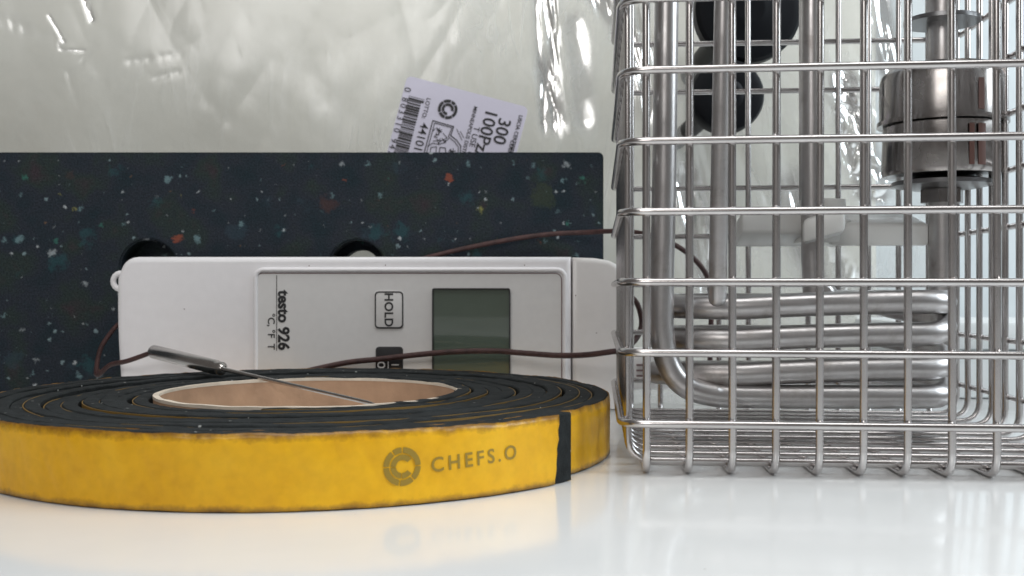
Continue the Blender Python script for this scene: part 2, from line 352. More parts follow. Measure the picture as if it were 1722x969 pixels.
# yellow liner
def make_yellow(name, dark):
    m, nt, b = mat(name)
    setp(b, rough=0.38, spec=0.35, coat=0.05, coatr=0.15)
    co = objco(nt); sx = nd(nt, 'ShaderNodeSeparateXYZ'); nt.links.new(co, sx.inputs[0])
    n = nd(nt, 'ShaderNodeTexNoise', i_Scale=90, i_Detail=6, i_Roughness=0.6); nt.links.new(co, n.inputs['Vector'])
    base = ramp(nt, [(0.2, (0.66, 0.335, 0.006)), (0.5, (0.76, 0.41, 0.009)), (0.8, (0.84, 0.49, 0.016))], n.outputs[0])
    n5 = nd(nt, 'ShaderNodeTexNoise', i_Scale=420, i_Detail=4); nt.links.new(co, n5.inputs['Vector'])
    # dirt at both cut edges, ragged
    ab = nd(nt, 'ShaderNodeMath', operation='SUBTRACT'); nt.links.new(sx.outputs[2], ab.inputs[0]); ab.inputs[1].default_value = 0.0079
    aa = nd(nt, 'ShaderNodeMath', operation='ABSOLUTE'); nt.links.new(ab.outputs[0], aa.inputs[0])
    n6 = nd(nt, 'ShaderNodeTexNoise', i_Scale=260, i_Detail=5, i_Roughness=0.7); nt.links.new(co, n6.inputs['Vector'])
    jj = nd(nt, 'ShaderNodeMath', operation='MULTIPLY_ADD'); nt.links.new(n6.outputs[0], jj.inputs[0]); jj.inputs[1].default_value = 0.0034; nt.links.new(aa.outputs[0], jj.inputs[2])
    em = nd(nt, 'ShaderNodeMapRange'); nt.links.new(jj.outputs[0], em.inputs[0]); em.inputs[1].default_value = 0.0079; em.inputs[2].default_value = 0.0097; em.inputs[4].default_value = 0.88
    mm = nd(nt, 'ShaderNodeMixRGB'); nt.links.new(em.outputs[0], mm.inputs[0]); fmx = nd(nt, 'ShaderNodeMixRGB', blend_type='MULTIPLY', i_Fac=0.28); nt.links.new(base.outputs[0], fmx.inputs[1])
    frp = ramp(nt, [(0.3, (0.78, 0.74, 0.7)), (0.6, (1.06, 1.06, 1.06))], n5.outputs[0]); nt.links.new(frp.outputs[0], fmx.inputs[2])
    nt.links.new(fmx.outputs[0], mm.inputs[1]); mm.inputs[2].default_value = (0.13, 0.055, 0.012, 1)
    nt.links.new(mm.outputs[0], b.inputs['Base Color'])
    bp = nd(nt, 'ShaderNodeBump', i_Strength=0.22, i_Distance=0.0006); nt.links.new(n.outputs[0], bp.inputs['Height']); nt.links.new(bp.outputs[0], b.inputs['Normal'])

    if dark:
        nz = nd(nt, 'ShaderNodeTexNoise', i_Scale=130, i_Detail=5); nt.links.new(co, nz.inputs['Vector'])
        rr_ = ramp(nt, [(0.35, (0, 0, 0)), (0.65, (dark,)*3)], nz.outputs[0])
        m3 = nd(nt, 'ShaderNodeMixRGB'); nt.links.new(rr_.outputs[0], m3.inputs[0]); nt.links.new(mm.outputs[0], m3.inputs[1]); m3.inputs[2].default_value = (0.20, 0.085, 0.012, 1)
        nt.links.new(m3.outputs[0], b.inputs['Base Color'])
    return m
M_YEL = make_yellow('yellow_liner', 0)
M_YEL2 = make_yellow('worn_yellow_liner', 0.85)
M_YEDGE, nt, b = mat('liner_edge'); setp(b, base=(0.20, 0.115, 0.02), rough=0.6)
# cardboard
M_CARD, nt, b = mat('cardboard'); setp(b, rough=0.8, spec=0.2); grain(nt, b, 700, 0.4, 0.0003, (0.47, 0.30, 0.195), 0.14)
M_CARDE, nt, b = mat('cardboard_edge'); setp(b, rough=0.8, spec=0.2); grain(nt, b, 900, 0.5, 0.0003, (0.66, 0.58, 0.48), 0.14)
M_PRINT, nt, b = mat('grey_print'); setp(b, base=(0.29, 0.19, 0.022), rough=0.4)
# meter plastic
M_CASE, nt, b = mat('white_case'); setp(b, rough=0.32, spec=0.45); grain(nt, b, 1600, 0.12, 0.0002, (0.80, 0.79, 0.81), 0.02)
M_CAP, nt, b = mat('white_end_cap'); setp(b, rough=0.38, spec=0.4); grain(nt, b, 1600, 0.15, 0.0002, (0.71, 0.69, 0.68), 0.02)
M_PANEL, nt, b = mat('membrane_panel'); setp(b, rough=0.36, spec=0.4); grain(nt, b, 2200, 0.1, 0.0001, (0.68, 0.675, 0.67), 0.02)
M_INK, nt, b = mat('black_ink'); setp(b, base=(0.012, 0.012, 0.014), rough=0.5)
M_SEAM, nt, b = mat('seam_line'); setp(b, base=(0.16, 0.10, 0.10), rough=0.7)
M_WHITEINK, nt, b = mat('white_ink'); setp(b, base=(0.75, 0.75, 0.75), rough=0.5)
M_LCD, nt, b = mat('lcd_window'); setp(b, base=(0.095, 0.125, 0.100), rough=0.10, spec=0.4, coat=1.0, coatr=0.02)
b.inputs['Coat IOR'].default_value = 1.75
M_CABLE, nt, b = mat('brown_cable'); setp(b, rough=0.5, spec=0.4)
grain(nt, b, 2500, 0.8, 0.0004, (0.055, 0.024, 0.022), 0.35)
M_BLACK, nt, b = mat('black_rubber'); setp(b, base=(0.004, 0.005, 0.007), rough=0.5, spec=0.15)
M_WPL, nt, b = mat('white_plastic'); setp(b, rough=0.3); grain(nt, b, 600, 0.05, 0.0002, (0.74, 0.74, 0.72), 0.03)
M_BOX, nt, b = mat('pale_box'); setp(b, base=(0.66, 0.69, 0.70), rough=0.4)
M_RED, nt, b = mat('red_reflection_tone'); setp(b, base=(0.10, 0.045, 0.035), rough=0.4)  # colour of the reddish reflection painted on the chrome float
M_LABEL, nt, b = mat('lilac_label'); setp(b, rough=0.55); grain(nt, b, 500, 0.1, 0.0002, (0.60, 0.575, 0.68), 0.02)

# ------------------------------------------------------------------ setting
bm = bmesh.new(); box(bm, (0, 0.25, -0.015), (2.4, 1.1, 0.03), 0.002)
tag(from_bm('table', bm, M_TABLE), 'glossy white table top', kind='structure')
bm = bmesh.new(); box(bm, (0, 0.82, 0.30), (2.4, 0.03, 1.0), 0)
tag(from_bm('wall', bm, M_WALL), 'pale grey wall behind the table', kind='structure')

# cream packing sheet behind the film: broad soft undulation
def sheet(name, x0, x1, z0, z1, y, nx, nz, fn, m, thick=0.0006):
    v, f = [], []
    for j in range(nz+1):
        for i in range(nx+1):
            x = x0+(x1-x0)*i/nx; z = z0+(z1-z0)*j/nz
            v.append((x, y+fn(x, z), z))
    for j in range(nz):
        for i in range(nx):
            a = j*(nx+1)+i; f.append((a, a+1, a+nx+2, a+nx+1))
    o = from_py(name, v, f, m, None, True, 180)
    return o
def cream(x, z):
    n1 = noise.noise(Vector((x*7+3, z*5, 1.3)))
    n2 = noise.noise(Vector((x*16, z*9+5, 4.3)))
    return 0.010*n1 + 0.0025*n2
o = sheet('packing_sheet', -0.34, 0.185, 0.0, 0.24, 0.525, 130, 70, cream, M_CREAM)
tag(o, 'soft cream packing sheet standing behind the clear film', 'packing sheet')
md = o.modifiers.new('thick', 'SOLIDIFY'); md.thickness = 0.002

# clear film with folds and crumpled streaks
D_FILM = 492
streaks = [  # px,py -> px,py, width px, amplitude mm, frequency
    (915, -20, 925, 205, 26, 2.6, 230, 1), (1000, -20, 1075, 90, 26, 2.4, 200, 1), (140, -10, 154, 32, 6, 0.9, 420, 1), (82, 26, 108, 70, 3.5, 0.5, 480, 0, .7), (100, 70, 102, 82, 4, 0.5, 480, 0, .7), (104, 84, 140, 84, 3, 0.4, 480, 0, .6),
    (1150, 300, 1200, 470, 40, 2.6, 170, 1), (1420, 140, 1470, 330, 40, 2.4, 170, 0), (1480, 0, 1500, 110, 30, 2.2, 180, 1),
    (1070, 30, 1090, 180, 26, 2.6, 170, 1), (1330, 330, 1400, 470, 60, 1.6, 120, 1), (-10, 28, 85, 62, 14, 0.40, 110, 1, .10), (120, 118, 160, 75, 9, 0.25, 110, 1, .08), (200, 104, 300, 92, 9, 0.22, 140, 1, .10), (260, 130, 300, 120, 8, 0.2, 140, 1, .06), (112, 120, 130, 175, 7, 0.25, 120, 1, .06), (365, 190, 430, 225, 18, 0.16, 300, 1, .03), (330, 10, 345, 170, 16, 0.3, 60, 1, .03), (420, 20, 400, 90, 22, 0.3, 60, 1, .03), (480, 60, 540, 170, 30, 0.25, 50, 1, .03), (60, 160, 20, 250, 26, 0.3, 60, 1, .04),
    (1440, 480, 1540, 640, 46, 2.0, 160, 0), (965, 40, 985, 200, 24, 0.9, 50, 1, .6), (700, 20, 760, 60, 20, 0.25, 60, 1, .03)]
def segdist(px, py, a):
    x0, y0, x1, y1 = a[:4]; dx, dy = x1-x0, y1-y0; L2 = dx*dx+dy*dy
    t = max(0, min(1, ((px-x0)*dx+(py-y0)*dy)/L2)); return math.hypot(px-x0-dx*t, py-y0-dy*t)
def ridge(p): return 1-2*abs(noise.noise(p))
def film(x, z, want='y'):
    px = 861+x*F/(D_FILM*MM); py = 487-(z-H)*F/(D_FILM*MM)
    y = 0.0035*noise.noise(Vector((x*8+1, z*3, 8.1))) + 0.00035*ridge(Vector((x*24+z*9, z*7, 2.2)))
    y += 0.00006*ridge(Vector((x*60+z*30, z*40, 1.6)))
    y += 0.0004*ridge(Vector((x*50-z*25, z*22, 6.6))) * (0.5+noise.noise(Vector((x*8, z*8, 0.2))))
    cr = 0.0
    if px > 1040:
        m = min(1, (px-1040)/60)
        y += m*0.0013*ridge(Vector((x*60+z*14, z*26, 3.4))); cr += m*0.22*max(0, ridge(Vector((x*22+z*10, z*14, 5.5))))
    for s in streaks:
        d = segdist(px, py, s)
        if d < s[4]*2.2:
            w = math.exp(-(d/s[4])**2*1.6)
            fr = s[6]
            q = Vector((x*fr*0.8+z*fr*0.06, z*fr*(0.09 if s[7] else 0.45), s[0]*0.01))
            n_ = ridge(q)
            y += w*s[5]*MM*(n_*0.5 + 0.36*ridge(q*2.3+Vector((z*30, 0, 0))))
            cr = max(cr, (s[8] if len(s) > 8 else 1.0)*min(1, w*1.5)*min(1, max(0, 0.45+n_)))
    return y if want == 'y' else cr
o = sheet('clear_film', -0.32, 0.205, 0.0, 0.22, D_FILM*MM, 700, 300, film, M_FILM)
at_ = o.data.attributes.new('crumple', 'FLOAT', 'POINT')
at_.data.foreach_set('value', [film(v.co.x, v.co.z, 'c') for v in o.data.vertices])
tag(o, 'crinkled clear plastic film hanging behind the board and the basket', 'plastic film')

# ------------------------------------------------------------------ speckled board
DB = 432
bx0, bx1, bz0, bz1 = -0.34, X(1015, DB), 0.0, Z(256, DB)
holes = [(X(250, DB), Z(451, DB), 48/F*DB*MM, True), (X(600, DB), Z(452, DB), 48/F*DB*MM, False)]
def board():
    outer = rrect(bx0, bz0, bx1, bz1, [0.001, 0.0022, 0.001, 0.001], 5)
    T = 0.020; n = len(outer); hs = 40
    loops = [[Vector((a, 0, b)) for a, b in outer]]
    for hx, hz, hr, blind in holes:
        loops.append([Vector((hx+hr*math.cos(2*PI*k/hs), 0, hz+hr*math.sin(2*PI*k/hs))) for k in range(hs)])
    bm = bmesh.new()
    def cap(lps, y):
        vs = [bm.verts.new((p.x, y, p.z)) for l in lps for p in l]
        for t in tessellate_polygon([[Vector((p.x, p.z, 0)) for p in l] for l in lps]):
            bm.faces.new([vs[i] for i in t])
        return vs
    y0 = DB*MM; y1 = y0+T
    h2 = holes[1]; rb_ = h2[2]*0.70
    small = [Vector((h2[0]+rb_*math.cos(2*PI*k/hs), 0, h2[1]+rb_*math.sin(2*PI*k/hs))) for k in range(hs)]
    front = cap(loops, y0); back = cap([loops[0], small], y1)
    fo, fa, fb = front[:n], front[n:n+hs], front[n+hs:]
    bo, bb = back[:n], back[n:]
    ym = y0+0.013; mid = [bm.verts.new((v.co.x, ym, v.co.z)) for v in fa]
    bm.faces.new(mid)
    mo = [bm.verts.new((v.co.x, ym, v.co.z)) for v in fb]; mi = [bm.verts.new((p.x, ym, p.z)) for p in small]
    for A, B in ((fo, bo), (fa, mid), (fb, mo), (mo, mi), (mi, bb)):
        m_ = len(A)
        for i in range(m_): bm.faces.new((A[i], A[(i+1) % m_], B[(i+1) % m_], B[i]))
    bmesh.ops.recalc_face_normals(bm, faces=bm.faces)
    es = [e for e in bm.edges if all(abs(v.co.y-y0) < 1e-7 for v in e.verts) and len(e.link_faces) == 2 and e.calc_face_angle(0) > 1.0]
    bmesh.ops.bevel(bm, geom=es, offset=0.0007, segments=2, affect='EDGES')
    return from_bm('speckled_board', bm, M_BOARD, None, True, 35)
tag(board(), 'thick black board of recycled plastic with coloured flecks and two round holes', 'board')

# ------------------------------------------------------------------ paper label above the board
DL = 470
LA = math.radians(14.8)
lab = empty('product_label', (X(770, DL), DL*MM, Z(250, DL)), 'pale lilac printed label with barcode, tilted, sticking up behind the speckled board', 'label')
k = DL/F*MM
def lp(px, py): return (X(px, DL), Z(py, DL))
eu = (math.cos(LA), -math.sin(LA)); ev = (-math.sin(LA), -math.cos(LA))     # u along the top edge, v down
c0 = lp(685, 127)
def luv(u, v): return (c0[0]+k*(u*eu[0]+v*ev[0]), c0[1]+k*(u*eu[1]+v*ev[1]))
lw, lh = 211, 230
base = rrect(0, -lh, lw, 0, 9, 5)
prism('paper', [luv(a, -b_) for a, b_ in base], DL*MM, DL*MM+0.0003, M_LABEL, lab)
YT = DL*MM-0.00015
TR = -LA-PI/2                         # text runs down the label
def ltext(s, px, py, size, bold=0, spacing=1.0, xs=1.0, name='lettering', extra=0):
    vf = text_mesh(s, size*k, bold, spacing, 'LEFT', xs)
    x, z = lp(px, py)
    flat(name, xf(vf, x, z, TR+extra), YT, M_INK, lab)
ltext('0', 686, 147, 16, 0.0)
ltext('803310 947', 681.5, 164, 15, 0.0, 1.42)
ltext('LOTTO:', 721, 165, 10, 0.01, 1.0)
ltext('441017', 714, 207, 20, 0.004, 1.0)
ltext('MINNEAPOLIS DISTRICT', 800, 179, 9, 0.01, 1.0)
ltext('T USE  01', 802, 213, 14, 0.0, 1.0)
ltext('100Pz/', 827, 184, 30, 0.01, 1.0)
ltext('300', 849, 199, 30, 0.01, 1.0)
ltext('LISCIA CERTIFIED', 876, 194, 9, 0.02)
ltext('CUCINE', 862, 236, 9, 0.02)
# barcode
bars = []; v = 0; rb = random.Random(3)
bcx, bcy = 688, 161
while v < 132:
    w = rb.choice([0.9, 0.9, 1.4, 2.4, 3.6]); g = rb.choice([0.9, 1.2, 1.9])
    x0, y0 = 0, v
    q = []
    for (a, b_) in ((0, v), (23 if v > 6 else 27, v), (23 if v > 6 else 27, v+w), (0, v+w)):
        p0 = lp(bcx, bcy); q.append((p0[0]+k*(a*eu[0]+b_*ev[0]), p0[1]+k*(a*eu[1]+b_*ev[1])))
    bars.append((q, [(0, 1, 2, 3)])); v += w+g
flat('barcode', merge(*bars), YT, M_INK, lab)
lx, lz = lp(753, 184)
flat('emblem', xf(logo_mesh(16.5*k, -60), lx, lz), YT, M_INK, lab)
# little line drawing: outlined plan with scribbles
def stroke(pts, w):
    V, FF = [], []
    for i in range(len(pts)-1):
        a, b_ = Vector(pts[i]), Vector(pts[i+1]); d = (b_-a)
        if d.length < 1e-9: continue
        nn = Vector((-d.y, d.x)).normalized()*w/2; bse = len(V); e = d.normalized()*w*0.3
        V += [tuple(a+nn-e), tuple(a-nn-e), tuple(b_-nn+e), tuple(b_+nn+e)]; FF.append((bse, bse+1, bse+2, bse+3))
    return V, FF
def sp(pts, w=1.3): return stroke([lp(*q) for q in pts], w*k)
dr = [sp([(712, 262), (728, 203), (763, 213), (758, 228), (768, 236), (775, 246), (774, 262)], 1.6),
      sp([(716, 262), (731, 207), (760, 215), (754, 230), (765, 239), (771, 248), (770, 262)], 1.2),
      sp([(719, 246), (728, 241), (738, 243), (747, 240), (755, 233)], 1.2), sp([(722, 262), (725, 248), (734, 247), (733, 260)], 1.2),
      sp([(738, 260), (740, 248), (749, 249), (750, 260)], 1.4), sp([(745, 224), (752, 232), (744, 236)], 1.2),
      sp([(768, 217), (777, 236)], 1.0), sp([(774, 221), (780, 232)], 1.0)]
rs = random.Random(5)
for i in range(16):
    x, y = 732+rs.uniform(0, 18), 215+rs.uniform(0, 24)
    dr.append(sp([(x, y), (x+rs.uniform(-6, 6), y+rs.uniform(-5, 5)), (x+rs.uniform(-6, 6), y+rs.uniform(-5, 5))], 1.1))
for i in range(6):
    x, y = 755+rs.uniform(-3, 9), 247+rs.uniform(0, 10)
    dr.append(sp([(x, y), (x+rs.uniform(-3, 5), y+rs.uniform(-4, 5)), (x+rs.uniform(-3, 5), y+4)], 1.2))
flat('line_drawing', merge(*dr), YT, M_INK, lab)

# ------------------------------------------------------------------ thermometer (meter lying on its long edge)
DM = 388
tm = empty('handheld_thermometer', (X(620, DM), (DM+20)*MM, 0), 'white handheld thermometer standing on its long side between tape roll and speckled board', 'thermometer')
def MX(px): return X(px, DM)
def MZ(py): return Z(py, DM)
top = MZ(432)
ol = []
ol += [(MX(205), 0.0)]
for i in range(9):
    t = i/8; ol.append((MX(205 - 9*math.sin(PI*(0.05+0.95*t)*0.62)), 0.004+(top-0.012)*t))
cr = 0.0065
for i in range(1, 7):
    a = PI - PI/2*i/6; ol.append((MX(201)+cr+cr*math.cos(a)*1.0, top-cr+cr*math.sin(a)))
ol += [(MX(961), top), (MX(961), 0.0)]
prism('body', ol, DM*MM, (DM+38)*MM, M_CASE, tm, bev=0.0022, seg=4, ang=50)
cp = [(MX(963), 0.0), (MX(963), top-0.0002), (MX(1000), MZ(434)), (MX(1024), MZ(438)), (MX(1038), MZ(445)), (MX(1045), MZ(462)), (MX(1049), MZ(560)), (MX(1047), 0.0)]
prism('end_cap', cp, (DM+0.1)*MM, (DM+38)*MM, M_CAP, tm, bev=0.0020, seg=4, ang=50)
# hanging loop at the lower end
pts = [Vector((X(203, DM+5)+0.0028*math.cos(a), (DM+5)*MM, MZ(473)+0.0030*math.sin(a))) for a in [math.radians(60+i*20) for i in range(13)]]
tube('hanging_loop', pts, 0.0011, M_CASE, tm, 10)
# panel recessed behind a rounded bead
YF = DM*MM
po = rrect(MX(430), 0.003, MX(945), MZ(459), 0.0026, 6)
bead_o = [(x, YF-0.0001, z) for x, z in rrect(MX(430), 0.0028, MX(950), MZ(454), 0.003, 6)]
tube('panel_bead', bead_o, 0.0009, M_CASE, tm, 10, closed=True)
prism('front_panel', po, YF-0.0003, YF+0.0006, M_PANEL, tm, bev=0.0001, seg=1)
pi_ = rrect(MX(431.5), 0.0034, MX(943.5), MZ(460.6), 0.0023, 6)
frame('panel_seam', po, pi_, YF-0.00036, M_SEAM, tm, 0.0001)
YP = YF-0.0004
# display window
dsp = prism('display', rrect(MX(728), 0.0105, MX(857), MZ(486), 0.0006, 4), YF-0.0006, YF, M_LCD, tm, bev=0.0001, seg=1)
for v_ in dsp.data.vertices:      # the pane leans back a touch
    if v_.co.y < YF-0.0004: v_.co.y -= (v_.co.z-0.028)*0.012
do = rrect(MX(727), 0.0100, MX(858), MZ(484.8), 0.0008, 4); di = rrect(MX(729), 0.0107, MX(856), MZ(486.8), 0.0006, 4)
frame('display_border', do, di, YF-0.0016, M_INK, tm, 0.0015)
# hold key
ko = rrect(MX(630.5), MZ(552.5), MX(678.5), MZ(490), 0.0015, 5); ki = rrect(MX(632.7), MZ(550), MX(676.3), MZ(492.4), 0.0011, 5)
key = prism('hold_key', ko, YF-0.0007, YF, M_PANEL, tm, bev=0.0002, seg=2)
frame('key_outline', ko, ki, YF-0.00078, M_INK, key, 0.0001)
km = DM/F*MM
def mtext(s, px, py, size, bold=0, spacing=1, xs=1.0, m=M_INK, par=tm, name='lettering', align='CENTER', y=YP):
    vf = text_mesh(s, size*km, bold, spacing, align, xs)
    flat(name, xf(vf, MX(px), MZ(py), -PI/2), y, m, par)
mtext('HOLD', 653.5, 521, 20, 0.025, 1.05, par=key, y=YF-0.0008)
mtext('testo 926', 476.5, 488.5, 26, 0.038, 1.0, 1.0, align='LEFT')
mtext('°C, °F  T', 456, 527, 16.5, 0.018, 1.02, align='LEFT')
flat('rule_line', ([(MX(465), MZ(463)), (MX(466.2), MZ(463)), (MX(466.2), MZ(590)), (MX(465), MZ(590))], [(0, 1, 2, 3)]), YP, M_INK, tm)
kk = prism('power_key', rrect(MX(632), MZ(646), MX(678), MZ(583), 0.0013, 5), YF-0.0007, YF, M_INK, tm, bev=0.0002, seg=2)
flat('power_mark', ([(MX(659), MZ(612.5)), (MX(671), MZ(612.5)), (MX(671), MZ(614.4)), (MX(659), MZ(614.4)),
     (MX(652.6), MZ(608)), (MX(653.8), MZ(608)), (MX(653.8), MZ(640)), (MX(652.6), MZ(640))], [(0, 1, 2, 3), (4, 5, 6, 7)]), YF-0.0008, M_WHITEINK, kk)
zo = rrect(MX(635), MZ(619), MX(648), MZ(608.5), 0.0011, 5); zi = rrect(MX(637), MZ(617), MX(646), MZ(610.5), 0.0007, 5)
frame('power_ring', zo, zi, YF-0.0008, M_WHITEINK, kk, 0.00005)
for k_, (px_, py_) in enumerate(((648, 446), (882, 446), (968, 497), (310, 520), (520, 447), (1003, 560))):
    vf_ = ring_seg(MX(px_), MZ(py_), 0.00001, 0.00022, 0, 360, 8)
    flat('dust_speck', vf_, YF-0.00012 if px_ < 963 else YF-0.0001, M_SEAM, tm)
# socket plug on the head end, seen through the basket
bm = bmesh.new(); box(bm, ((X(1046, 400)+X(1126, 400))/2, 0.402, Z(620, 400)), (X(1126, 400)-X(1046, 400), 0.016, 0.0155), 0.002)
pg = from_bm('sensor_plug', bm, M_CAP, tm)
for i in range(3):
    bm = bmesh.new(); box(bm, (X(1078, 400), 0.3938, Z(612+i*9, 400)), (0.005, 0.0008, 0.0007), 0)
    from_bm('grip_rib', bm, M_SEAM, pg)

# ------------------------------------------------------------------ foam tape roll
CX, CY = -0.0572, 0.297
roll = empty('foam_tape_roll', (CX, CY, 0), 'flat roll of black foam tape with shiny yellow liner and cardboard core', 'tape roll')
PITCH = 0.0043; RE = 0.0882; TE = math.radians(-36.3)   # tape end angle
R_IN = 0.0445
TURNS = (RE-R_IN)/PITCH
HT = 0.0160
def zoff(turn):        # telescoping of the layers, as they were pressed
    return 0.00045*math.sin(turn*2.1+0.6)+0.0005*math.sin(turn*5.3)
def layer(theta):
    """theta measured inward from the tape end -> (radius outer, z offset)"""
    t = theta/(2*PI); a = TE-theta
    r = RE - PITCH*t
    left = max(0, -math.cos(a))
    r += 0.0005*math.sin(t*2*PI*0.37+1)*min(1, t) + 0.0006*left*math.sin(t*7.7)*min(1, t)
    amp = min(1, t*1.5)
    z = amp*(zoff(t)*0.5 - 0.0012*left*min(1.0, t*0.35)*(0.6+0.4*math.sin(t*3.0)) + 0.00025*noise.noise(Vector((a*3, t*2, 0))))
    return r, z
def polar(r, a): return CX+r*math.cos(a), CY+r*math.sin(a)
def strip(name, th0, th1, ro, thick, zlo, zhi, m, n, bev=0.0, wob=0, wf=14):
    v, f = [], []
    # closed cross-section: outer bottom, outer top, (bevelled) inner top, inner bottom
    for i in range(n+1):
        th = th0+(th1-th0)*i/n; r, z = layer(th); a = TE-th
        w = wob*noise.noise(Vector((a*wf, th*0.3, 0.5)))
        r += ro; zt = zhi+z+w; zb = max(0.0002, zlo+min(0, z))
        ring = [(r, zb), (r, zt-bev), (r-bev, zt), (r-thick+bev, zt), (r-thick, zt-bev), (r-thick, zb)]
        for rr, zz in ring:
            x, y = polar(rr, a); v.append((x, y, zz))
    q = 6
    for i in range(n):
        for k_ in range(q):
            f.append((i*q+k_, i*q+(k_+1) % q, (i+1)*q+(k_+1) % q, (i+1)*q+k_))
    f.append(tuple(range(q))); f.append(tuple(n*q+k_ for k_ in range(q)))
    return from_py(name, v, f, m, roll, True, 40, fix=True)
TH = TURNS*2*PI
strip('foam_strip', 0, TH, 0, PITCH-0.00036, 0.0002, HT, M_FOAM, 1500, bev=0.00035, wob=0.00028)
strip('inner_liner', math.radians(430), TH, 0.00024, 0.00022, 0.0002, HT-0.00030, M_YEDGE, 1300, bev=0.00001, wob=0.00055, wf=2.2)
def liner(name, th0, th1, m, n, rows=14, amp=1.0, slant=True):
    v, f = [], []
    for i in range(n+1):
        for j in range(rows+1):
            u = j/rows
            th = th0+(th1-th0)*i/n
            if slant and i < 4: th += (0.018*(1-u)+0.006*noise.noise(Vector((u*7, 0, 3))))*(1-i/4)
            r, z = layer(th); a = TE-th
            top = HT+z-0.00005+0.0003*noise.noise(Vector((a*14, th, 0.5)))+0.00012*noise.noise(Vector((a*60, 1, 0.5)))
            bot = 0.0002+0.00025*(noise.noise(Vector((a*11, 4, 0.5)))+0.6)*0.5
            zz = bot+(top-bot)*u
            wr = 0.00013*noise.noise(Vector((a*22, zz*160, 1)))+0.00010*ridge(Vector((a*50+zz*300, zz*90, 7)))*(1+u*u*1.2)
            rr = r+0.00032+amp*wr
            if u > 0.9: rr -= (u-0.9)*0.003
            x, y = polar(rr, a); v.append((x, y, zz))
    q = rows+1
    for i in range(n):
        for j in range(rows): f.append((i*q+j, (i+1)*q+j, (i+1)*q+j+1, i*q+j+1))
    o_ = from_py(name, v, f, m, roll, True, 60)
    md_ = o_.modifiers.new('thick', 'SOLIDIFY'); md_.thickness = 0.00008
    return o_
liner('yellow_liner', math.radians(3.4), math.radians(356), M_YEL, 700)
liner('yellow_liner', math.radians(356), math.radians(430), M_YEL2, 160, slant=False)
# cardboard core
def ringmesh(name, r0, r1, z0, z1, m, par, n=128, cx=CX, cy=CY, ztop=None):
    v, f = [], []
    for i in range(n):
        a = 2*PI*i/n; zt = z1+(ztop(a) if ztop else 0)
        for r_, z_ in ((r1, z0), (r1, zt), (r0, zt), (r0, z0)):
            v.append((cx+r_*math.cos(a), cy+r_*math.sin(a), z_))
    for i in range(n):
        j = (i+1) % n
        for k_ in range(4): f.append((i*4+k_, i*4+(k_+1) % 4, j*4+(k_+1) % 4, j*4+k_))
    return from_py(name, v, f, m, par, True, 40, fix=True)
wobz = lambda a: 0.00025*noise.noise(Vector((math.cos(a)*6, math.sin(a)*6, 0.7)))
ringmesh('cardboard_core', 0.0414, 0.0428, 0.0003, HT-0.0002, M_CARD, roll, ztop=wobz)
ringmesh('core_rim', 0.0413, 0.0429, HT-0.0006, HT+0.0002, M_CARDE, roll, ztop=wobz)
# print on the liner, bent round the roll
def theta_of_px(px):
    lo, hi = math.radians(5), math.radians(120)
    for _ in range(40):
        mid = (lo+hi)/2; r, z = layer(mid); x, y = polar(r, TE-mid)
        if 861+x/y*F > px: lo = mid
        else: hi = mid
    return (lo+hi)/2
def wrap(name, vf, px, zc, m):
    th = theta_of_px(px); V = []
    for x, y in vf[0]:
        t = th - x/RE; r, z = layer(t); a = TE-t
        X_, Y_ = polar(r+0.00062, a); V.append((X_, Y_, zc+y))
    return from_py(name, V, vf[1], m, roll, False)
def zpx(px, py):
    th = theta_of_px(px); r, z = layer(th); x, y = polar(r, TE-th); return H-(py-487)/F*y, y
zc, dd = zpx(675, 784); wrap('emblem', logo_mesh(32.5/F*dd, 0), 675, zc, M_PRINT)
zc, dd = zpx(799, 772)
wrap('lettering', xf(text_mesh('CHEFS.O', 34/F*dd, 0.014, 1.36, 'CENTER', 1.0), 0, 0, math.radians(2.8)), 799, zc, M_PRINT)

# ------------------------------------------------------------------ needle probe with its cable
pa, pb, pc = P(256, 591, 378), P(376, 621, 345), P(618, 677, 300)
pr = empty('needle_probe', pa, 'steel needle probe with thick handle and thin brown cable lying across the tape roll core', 'temperature probe')
ax = (pb-pa).normalized()
hp, hr = [], []
L = (pb-pa).length
for t, r_ in ((0, 0.0010), (0.006, 0.0020), (0.03, 0.0025), (0.90, 0.0025), (0.93, 0.0020), (0.97, 0.0023), (1.0, 0.0012)):
    hp.append(pa+ax*L*t); hr.append(r_)
tube('handle', hp, hr, M_PROBE, pr, 20)
tube('needle', [pa+ax*L*0.98, pb+ax*0.002, pc, pc+(pc-pb).normalized()*0.004], [0.00085, 0.00075, 0.00060, 0.0002], M_PROBE, pr, 12)
cb = spline([pa+ax*0.001, P(215, 607, 380), P(185, 614, 384), P(163, 630, 388), P(168, 590, 402), P(184, 563, 412), P(200, 545, 420), P(215, 540, 428.5)], 8)
tube('cable', cb, 0.0009, M_CABLE, pr, 8)
